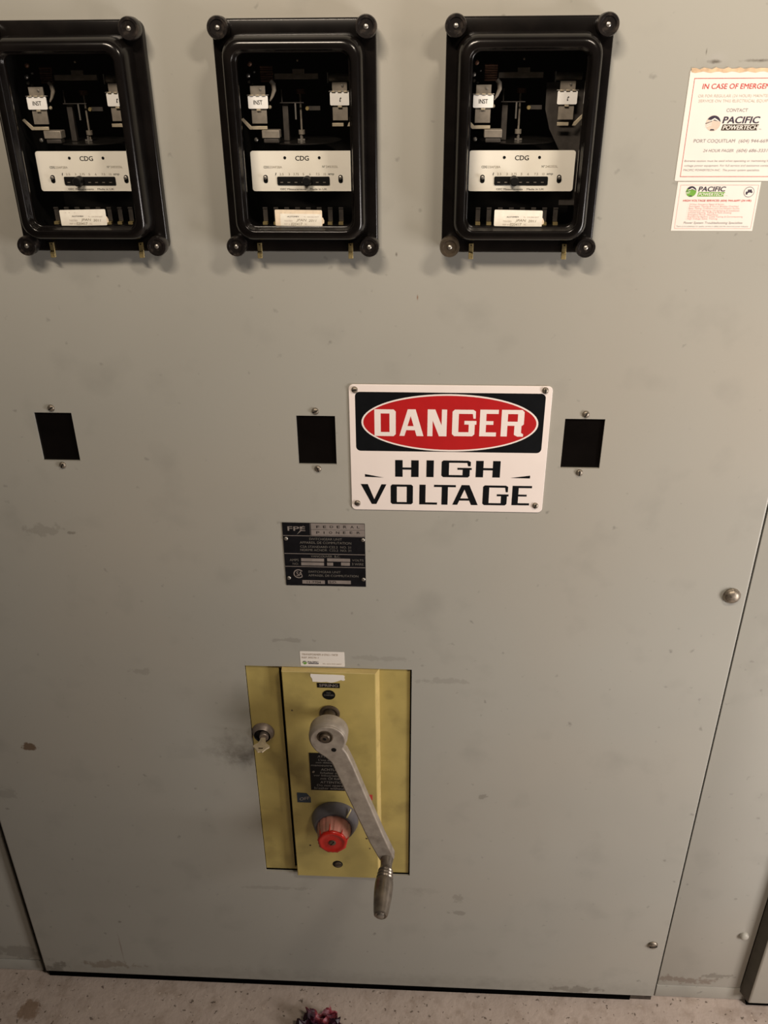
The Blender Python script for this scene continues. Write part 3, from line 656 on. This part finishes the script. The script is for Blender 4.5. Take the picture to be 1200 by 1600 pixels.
BIG = [('IN CASE OF EMERGENCY', .3807, .4600, 1.5664, 1.5712, 'r'), ('OR FOR REGULAR (24 HOUR) MAINTENANCE', .3777, .4636, 1.5584, 1.5611, 'n'), ('SERVICE ON THIS ELECTRICAL EQUIPMENT', .3789, .4624, 1.5536, 1.5563, 'n'), ('CONTACT', .4094, .4315, 1.5444, 1.5476, 'm'),
 ('PACIFIC', .4071, .4452, 1.5334, 1.5397, 'B'), ('POWERTECH', .4086, .4448, 1.5272, 1.5313, 'W'), ('inc.', .4466, .4496, 1.5270, 1.5283, 'm'), ('PORT COQUITLAM', .3802, .4237, 1.5144, 1.5177, 'm'), ('(604) 944-6697', .4278, .4611, 1.5143, 1.5176, 'm'),
 ('24 HOUR PAGER', .3917, .4241, 1.5049, 1.5077, 'i'), ('(604) 686-3331', .4273, .4594, 1.5048, 1.5079, 'i'), ('Extreme caution must be used when operating or maintaining high', .3735, .4666, 1.4950, 1.4970, 'p'),
 ('voltage power equipment. For full service and assistance contact', .3737, .4660, 1.4902, 1.4922, 'p'), ('PACIFIC POWERTECH INC.  The power system specialists.', .3736, .4556, 1.4856, 1.4876, 'p')]
yy = -.0008
mb = MB(); frame_lines(mb, .3712-EX, .4698-EX, 1.4796-EZ, 1.5765-EZ, .0005, yy, 1)
flat(mb, [(.4070-EX, 1.5263-EZ), (.4448-EX, 1.5263-EZ), (.4460-EX, 1.5322-EZ), (.4082-EX, 1.5322-EZ)], yy+.00005, 5)
logo(mb, .3978-EX, 1.5333-EZ, .0076, yy, 0, 6, 3)
T(mb, BIG, EX, EZ, yy-.0001, {'r': (1, .1, .008), 'n': (4, .1, 0), 'm': (2, .08, .004), 'B': (0, .18, .035), 'W': (3, .18, .03), 'i': (2, .25, .002), 'p': (2, .15, -.004)})
mb.build('lettering', [NAVY, REDI, GREYI, PAPER, TANI, SHAFT, BEIGE], sh, smooth=False)
SMALL = [('PACIFIC', .3933, .4222, 1.4646, 1.4694, 'B'), ('POWERTECH', .3942, .4218, 1.4598, 1.4630, 'W'), ('inc.', .4238, .4264, 1.4597, 1.4606, 'm'), ('HIGH VOLTAGE SERVICES (604) 944-6697 (24 HR)', .3784, .4528, 1.4538, 1.4558, 'r'),
 ('- 24 Hour Emergency Repair & Service', .3846, .4238, 1.4502, 1.4518, 's'), ('- Switchgear Testing & Circuit Breaker Overhaul', .3843, .4399, 1.448, 1.4496, 's'), ('- Relay Testing, Calibration and Coordination Studies', .3842, .4414, 1.4457, 1.4474, 's'), ('- Transformer Servicing, Oil Sampling & Installation', .3842, .4419, 1.4433, 1.445, 's'),
 ('- Infrared Scanning, Testing & Fault Locating', .3841, .4335, 1.4412, 1.4429, 's'), ('- Emergency Power Generators', .3843, .4192, 1.439, 1.4407, 's'), ('- Engineering Studies, Cable Testing & Commissioning', .3843, .4466, 1.4369, 1.4385, 's'), ('- High Voltage Safety Training', .384, .4192, 1.4346, 1.4363, 's'),
 ('Power System Troubleshooting Specialists', .3827, .4474, 1.43, 1.4323, 'i'), ('There is no substitute for quality service in safety and the electrical power industry', .3749, .4546, 1.4266, 1.428, 'p')]
st = thing('services_sticker', 'small white sticker with a green logo, just below the emergency sticker', 'sticker', (.4149, 0, 1.4482))
SX, SY = .4149, 1.4482
mb = MB(); mb.prism([(-.0451, -.0259), (.0451, -.0259), (.0449, .0262), (-.0449, .0262)], -.0004, -.0001); sh = mb.build('sheet', PAPER, st, smooth=False)
mb = MB(); yy = -.0006; frame_lines(mb, .3733-SX, .4580-SX, 1.4247-SY, 1.4713-SY, .00035, yy, 4)
flat(mb, [(.3930-SX, 1.4591-SY), (.4218-SX, 1.4591-SY), (.4228-SX, 1.4638-SY), (.3940-SX, 1.4638-SY)], yy+.00005, 5)
logo(mb, .3858-SX, 1.4643-SY, .0056, yy, 0, 5, 3)
flat(mb, circ(.4486-SX, 1.4638-SY, .0058, .0056, 24), yy, 2); flat(mb, circ(.4486-SX, 1.4638-SY, .0050, .0048, 24), yy-.00006, 3)
for k in range(7):
    a = k*.9; flat(mb, circ(.4486-SX+.0026*math.cos(a), 1.4638-SY+.0018*math.sin(a*1.7), .0013, .0010, 8), yy-.00012, 0)
T(mb, SMALL, SX, SY, yy-.0001, {'r': (6, .1, .01), 'm': (2, .08, 0), 'B': (0, .18, .035), 'W': (3, .18, .025), 'i': (2, .25, .006), 'p': (2, .15, -.004), 's': (1, .1, -.004)})
mb.build('lettering', [NAVY, PINKI, GREYI, PAPER, PINKI, GREENI, REDI], sh, smooth=False)

# ================================================================== white label above the breaker
wt_ = thing('test_label', 'small white handwritten label on the grey door just above the yellow breaker', 'label', (-.0507, 0, .8018))
LX, LZ = -.0507, .8018
mb = MB(); mb.prism([(a, b) for a, b in rr(-.0333, .0333, -.0136, .0137, .0012, 3)], -.0004, -.0001); sh = mb.build('sheet', PAPER, wt_, smooth=False)
mb = MB(); logo(mb, -.0775-LX, .7944-LZ, .0032, -.0006, 0, 1, 3)
T(mb, [('TRANSFORMER # ENG / NCB', -.0815, -.0276, .8084, .8117, 'h'), ('REF 30570-1', -.0815, -.0566, .8026, .8055, 'h'), ('PACIFIC', -.073, -.0569, .7944, .7971, 'k'), ('Ph. 604-944-6697', -.05, -.022, .7921, .7938, 'g')], LX, LZ, -.0007, {'h': (2, .2, -.002), 'k': (0, .18, .03), 'g': (2, 0, 0)})
flat(mb, [(-.0725-LX, .7922-LZ), (-.0567-LX, .7922-LZ), (-.0564-LX, .7937-LZ), (-.0722-LX, .7937-LZ)], -.0006, 0)
mb.build('lettering', [NAVY, GREENI, INKF, PAPER], sh, smooth=False)

# ================================================================== circuit breaker front
br = thing('circuit_breaker', 'olive-yellow circuit breaker front set in the rectangular cut-out of the door', 'circuit breaker', (0, 0, .3300))
BZ = .3300
mb = MB(); grid_plate(mb, -.1690, .0806, .3325-BZ, .7828-BZ, [(-.1185, -.1085, .3370-BZ, .7800-BZ)], .0040, .0070); mb.box(-.165, .077, .0070, .40, .34-BZ, .775-BZ, 1)
mb.build('base_plate', [YEL, VOID], br, smooth=False)
mb = MB(); Q = lambda a, b, c_, d, y: [(a, y, c_-BZ), (b, y, c_-BZ), (b, y, d-BZ), (a, y, d-BZ)]
mb.loft([Q(-.1130, .0342, .3310, .7846, .0038), Q(-.1130, .0340, .3310, .7845, .0020)], False, False, 1)
mb.loft([Q(-.1130, .0340, .3310, .7845, .0020), Q(-.1124, .0290, .3315, .7832, -.0084)], False, False, 1)
mb.loft([Q(-.1124, .0290, .3315, .7832, -.0084), Q(-.1114, .0278, .3322, .7826, -.0090)], False, True, 0)
cover = mb.build('front_cover', [YEL, YEL2], br, smooth=False)
# labels on the cover
yc = -.0091
mb = MB(); mb.box(-.0595, -.0252, yc-.0004, yc, .7546-BZ, .7636-BZ); text(mb, 'SPRING', -.0565, -.0277, .7568-BZ, .7617-BZ, yc-.0006, 1, bold=.03); mb.build('spring_label', [BLACK, SILV], br, smooth=False)
mb = MB(); mb.prism(circ(-.0424, .7407-BZ, .0098, .0092, 32), yc-.0004, yc); text(mb, 'NO', -.0454, -.0394, .7434-BZ, .7464-BZ, yc-.0006, 1); text(mb, 'CHARGED', -.0497, -.0347, .7389-BZ, .7419-BZ, yc-.0006, 1); mb.build('charge_label', [BLACK, SILVD], br, smooth=False)
mb = MB(); tp = [(-.0685, .7810), (-.0640, .7806), (-.0500, .7803), (-.0350, .7804), (-.0200, .7798), (-.0172, .7782), (-.0178, .7735), (-.0168, .7708), (-.0195, .7692), (-.0230, .7705), (-.0260, .7690), (-.0300, .7672), (-.0350, .7655), (-.0390, .7650), (-.0450, .7664), (-.0530, .7655), (-.0600, .7660), (-.0660, .7662), (-.0665, .7720), (-.0690, .7765)]
mb.prism([(x, z-BZ-.0004) for x, z in tp], yc-.0004, yc); mb.build('torn_sticker', PAPER, br, smooth=False)['label'] = 'torn white paper sticker'
ATT = [('ATTENTION', -.0652, -.0275, .6123, .6168, 'w'), ('L\'axe doit être', -.0642, -.0283, .6051, .6089, 'w'), ('non débloqué avant', -.0684, -.0201, .5997, .6034, 'w'), ('manoeuvre du disj.', -.0766, -.0191, .5932, .5975, 'w'), ('ACHTUNG', -.0611, -.0276, .5837, .5889, 'w'), ('Schalter nicht', -.0629, -.0252, .5771, .5812, 'w'), ('vor Inbetriebnahme', -.0733, -.0157, .5713, .5754, 'w'), ('mit Öl füllen', -.0625, -.0248, .5643, .5689, 'w'), ('ATTENTION', -.0632, -.0233, .556, .561, 'w'), ('Do not operate', -.0689, -.0204, .5493, .5539, 'w'), ('breaker without oil', -.0736, -.0149, .5427, .5477, 'w')]
mb = MB(); mb.box(-.0787, -.0119, yc-.0005, yc, .5401-BZ, .6212-BZ); mb.lathe((-.0735, yc-.0005, .5808-BZ), [(.0022, 0), (.0018, .0012), (.0006, .0016)], 12, 1)
wlb = mb.build('warning_label', [BLACK, SCREW], br, smooth=False)
mb = MB(); T(mb, ATT, 0, BZ, yc-.0007, {'w': (0, .1, .012)}); mb.build('lettering', SILVD, wlb, smooth=False)
mb = MB(); mb.prism([(-.1028, .5109-BZ), (-.0804, .5109-BZ), (-.0804, .5222-BZ), (-.0868, .5320-BZ), (-.1028, .5329-BZ)], yc-.0004, yc); text(mb, 'OFF', -.0990, -.0825, .5150-BZ, .5215-BZ, yc-.0006, 1, rot=.22, bold=.02); mb.build('off_label', [BLUEL, SILV], br, smooth=False)
mb = MB(); mb.box(-.0030, .0210, yc-.0004, yc, .5208-BZ, .5329-BZ); text(mb, 'ON', -.0010, .0150, .5235-BZ, .5300-BZ, yc-.0006, 1, bold=.02); mb.build('on_label', [REDI, SILV], br, smooth=False)
# socket behind the crank, plunger, recessed screw, small dents
mb = MB(); mb.lathe((-.0425, yc+.0002, .7040-BZ), [(.0158, 0), (.0158, .0018), (.0140, .0030), (.0120, .0030), (.0115, .0014)], 30); mb.build('crank_socket', SHAFT, br)
mb = MB(); kx, kz = -.0415, .4760-BZ
mb.lathe((kx, yc+.0002, kz), [(.0385, 0), (.0392, .003), (.0388, .006), (.0375, .010), (.0345, .017), (.0325, .0205), (.0300, .0215), (.0285, .0205)], 48)
kn = mb.build('release_knob', SLATE, br)
mb = MB(); mb.prism([(kx+.0205, kz+.0258), (kx+.0228, kz+.0250), (kx+.0285, kz+.0325), (kx+.0268, kz+.0338)], yc-.0186, yc-.0120); 
for v_i, (x, yv, z) in enumerate(mb.v):
    rad = math.hypot(x-kx, z-kz); yy_ = yc - (.0205 if rad < .034 else .0115); mb.v[v_i] = (x, yy_ - (.0012 if v_i < 4 else -.002), z)
mb.build('pointer_mark', YELP, kn, smooth=False)
mb = MB(); n = 48; prof = [(.0282, .0190), (.0278, .0260), (.0262, .0340), (.0245, .0420), (.0236, .0450), (.0200, .0458)]
loops = []
for r_, h in prof:
    loops.append([(kx + r_*(1 - (.035 if k % 4 == 0 else 0))*math.cos(2*PI*k/n), yc-h, kz + r_*(1 - (.035 if k % 4 == 0 else 0))*math.sin(2*PI*k/n)) for k in range(n)])
mb.loft(loops, True, True); pb = mb.build('pushbutton', PINK, kn, ang=20)
mb = MB(); loops = []
for j, (r_, h) in enumerate([(.0225, .0450), (.0236, .0472), (.0238, .0490), (.0226, .0505), (.0190, .0508), (.0176, .0498), (.0120, .0497), (.0085, .0500)]):
    loops.append([(kx + r_*(1 + (.05*math.sin(k*2.1)*math.sin(k*.7+1) if j < 4 else 0))*math.cos(2*PI*k/40), yc-h, kz + r_*(1 + (.05*math.sin(k*2.1)*math.sin(k*.7+1) if j < 4 else 0))*math.sin(2*PI*k/40)) for k in range(40)])
mb.loft(loops, True, True)
for a, ln in ((1.75, .010), (.9, .006), (2.5, .007), (.2, .005)):
    p0 = (kx+.0238*math.cos(a), yc-.0480, kz+.0238*math.sin(a)); p1 = (kx+.0262*math.cos(a), yc-.0480+ln*1.3, kz+.0262*math.sin(a))
    mb.tube([p0, ((p0[0]+p1[0])/2+.0003, (p0[1]+p1[1])/2, (p0[2]+p1[2])/2), p1], [.0012, .0008, .0004], 8)
rc = mb.build('button_cap', REDP, pb, ang=60)
mb = MB(); dome_screw(mb, kx, yc-.0499, kz, .0060, .0022, True, ang=.9); mb.v = list(mb.v); mb.build('button_screw', [SHAFT, BLACK], br)
mb = MB(); mb.lathe((-.0412, yc-.00005, .3640-BZ), [(.0088, 0), (.0080, .0004), (.0070, .0004)], 24, 0); mb.lathe((-.0405, yc-.0001, .3640-BZ), [(.0064, 0), (.0060, .0014), (.0045, .0022)], 20, 1)
mb.prism([(-.0460, .3638-BZ), (-.0350, .3650-BZ), (-.0350, .3660-BZ), (-.0460, .3650-BZ)], yc-.0026, yc-.0012, 0); mb.build('cover_screw', [BLACK, SHAFT], br)
mb = MB()
for x, z, r_ in ((-.1005, .7080, .0014), (-.0865, .4090, .0016), (.0100, .4300, .0016), (.0150, .4060, .0012)):
    mb.prism(circ(x, z-BZ, r_, n=8), yc-.0003, yc)
mb.build('paint_chips', SHAFT, br, smooth=False)['kind'] = 'stuff'
# key lock on the left of the breaker
lx, lz = -.1515, .6510-BZ
mb = MB(); mb.lathe((lx, .0038, lz), [(.0180, 0), (.0180, .0020), (.0160, .0050), (.0138, .0095), (.0130, .0105)], 32, 0, cap1=False)
mb.lathe((lx, -.0067, lz), [(.0130, 0), (.0115, -.0030), (.0110, -.0050)], 32, 1, cap0=False); lk = mb.build('key_lock', [LOCKM, BLACK], br)
mb = MB(); mb.lathe((lx+.003, -.0017, lz-.0005), [(.0075, 0), (.0075, .0070), (.0066, .0082)], 20); mb.build('lock_cylinder', LOCKM, lk)
key = tag((lambda m_: m_.build('key', KEYM, None, bevel=.0004))((lambda m_: m_)(
    MB().slab([(-.0035, 0), (.0035, 0), (.0050, -.0080), (.0065, -.0120), (.0128, -.0175), (.0130, -.0205), (.0085, -.0240), (.0055, -.0285), (.0035, -.0315), (.0015, -.0305), (-.0015, -.0305), (-.0035, -.0315), (-.0055, -.0285), (-.0085, -.0240), (-.0130, -.0205), (-.0128, -.0175), (-.0065, -.0120), (-.0050, -.0080)], -.0011, .0011)
    .slab([(-.0032, -.0255), (.0032, -.0255), (.0040, -.0225), (-.0040, -.0225)], .0011, .0013))),
    'small nickel key left in the lock at the left side of the breaker', 'key')
key.data.materials.append(SHAFT); 
for p_ in key.data.polygons:
    if all(abs(key.data.vertices[v_].co.z-.0013) < 1e-5 for v_ in p_.vertices): p_.material_index = 1
key.location = (lx+.0025, -.0102, lz+BZ-.0005)

# ================================================================== crank handle
cx, cz = -.0395, .7040
ck = thing('crank_handle', 'cast grey metal crank handle hanging diagonally in front of the yellow breaker', 'crank handle', (cx, -.012, cz))
L3 = lambda v: [(x-cx, y+.012, z-cz) for x, y, z in v]
mb = MB(); mb.lathe((-.0425, -.0122, cz), [(.0098, 0), (.0098, .032)], 24); mb.v = L3(mb.v); mb.build('shaft', SHAFT, ck)
mb = MB()
mb.lathe((cx, -.0420, cz), [(.0270, 0), (.0290, .0015), (.0292, .0060), (.0290, .0180), (.0283, .0215), (.0262, .0245)], 44)
mb.v = L3(mb.v); mb.build('hub', CAST, ck, bevel=.0008)
ARM = [(cx+.0268*math.cos(math.radians(a)), cz+.0268*math.sin(math.radians(a))) for a in range(-34, 214, 8)]
ARM += [(-.0585, .6835), (-.0525, .6775), (-.0450, .6715), (-.0380, .6640), (-.0352, .6600), (-.0044, .5637), (.0192, .4901), (.0352, .4500), (.0400, .4430), (.0490, .4420), (.0565, .4480), (.0590, .4560), (.0430, .5033), (.0128, .6023), (-.0030, .6560), (-.0115, .6800)]
mb = MB(); mb.prism(ARM, -.0690, -.0525); mb.v = L3(mb.v); mb.build('arm', CAST, ck, bevel=.0022, seg=3)
mb = MB(); mb.lathe((-.0430, -.0680, .7115), [(.0118, 0), (.0122, .0010), (.0108, .0018), (.0095, .0010)], 28, 0); mb.lathe((-.0430, -.0685, .7112), [(.0082, 0), (.0078, .0030), (.0062, .0044)], 24, 0); mb.lathe((-.0430, -.0729, .7112), [(.0030, 0), (.0026, .0004)], 6, 1)
mb.v = L3(mb.v); mb.build('hub_bolt', [SHAFT, BLACK], ck)
mb = MB(); mb.lathe((-.0308, -.0688, .6868), [(.0040, 0), (.0038, .0004)], 20, 0); mb.lathe((-.0512, -.0680, .6925), [(.0022, 0), (.0020, .0005)], 12, 0); mb.lathe((-.0205, -.0680, .7060), [(.0016, 0), (.0014, .0005)], 10, 0)
mb.v = L3(mb.v); mb.build('drill_marks', BLACK, ck)
gx, gz = .0470, .4530
mb = MB(); G = [(.0108, 0), (.0100, .006), (.0092, .012), (.0092, .018), (.0104, .022), (.0118, .0240), (.0120, .0256), (.0106, .0276), (.0124, .0296), (.0127, .0312), (.0112, .0334), (.0130, .0356), (.0134, .0372), (.0120, .0394), (.0138, .0418), (.0145, .0480), (.0147, .0560), (.0143, .0680), (.0132, .0820), (.0116, .0960), (.0104, .1010), (.0086, .1025), (.0074, .1020)]
mb.lathe((gx, -.0660, gz), G, 32, axis=(-.05, -1, -.05)); mb.v = L3(mb.v); gp = mb.build('grip', GRIPM, ck)
mb = MB(); A = Vector((-.05, -1, -.05)).normalized(); e = Vector((gx, -.0660, gz)) + A*.1015
mb.lathe(tuple(e), [(.0056, 0), (.0054, .0022), (.0042, .0030)], 20, axis=A); mb.v = L3(mb.v); mb.build('grip_rivet', STEEL, gp)

# ================================================================== scrap on the floor
n = 18; vs = []; fs = []
for i in range(n+1):
    for j in range(n+1):
        u, v = i/n-.5, j/n-.5
        p = Vector((u*9, v*9, 3.1)); rad = math.hypot(u, v)
        edge = 1 + .35*noise.noise(Vector((math.atan2(v, u)*1.5, 2.2, 0)))
        h = .014*(noise.noise(p)+.55) + .011*abs(noise.noise(p*2.3)) + .012*(rad*2)**2*(.5+noise.noise(Vector((u*5, v*5, 9))))
        vs.append((u*.068*edge + .006*noise.noise(p+Vector((7, 0, 0))), v*.055*edge + .006*noise.noise(p+Vector((0, 7, 0))), max(.0008, h)))
for i in range(n):
    for j in range(n):
        if math.hypot((i+.5)/n-.5, (j+.5)/n-.5) > .52: continue
        a = i*(n+1)+j; fs.append((a, a+n+1, a+n+2, a+1))
mb = MB(); mb.add(vs, fs); sc = mb.build('crumpled_wrapper', M_SCRAP, None, ang=25)
so = sc.modifiers.new('thick', 'SOLIDIFY'); so.thickness = .0006; so.offset = 1
sc.location = (-.0790, -.0900, .0002); sc.scale = (1.15, 1.15, 1.25)
tag(sc, 'crumpled dark purple and pink wrapper lying on the concrete at the bottom edge', 'litter')
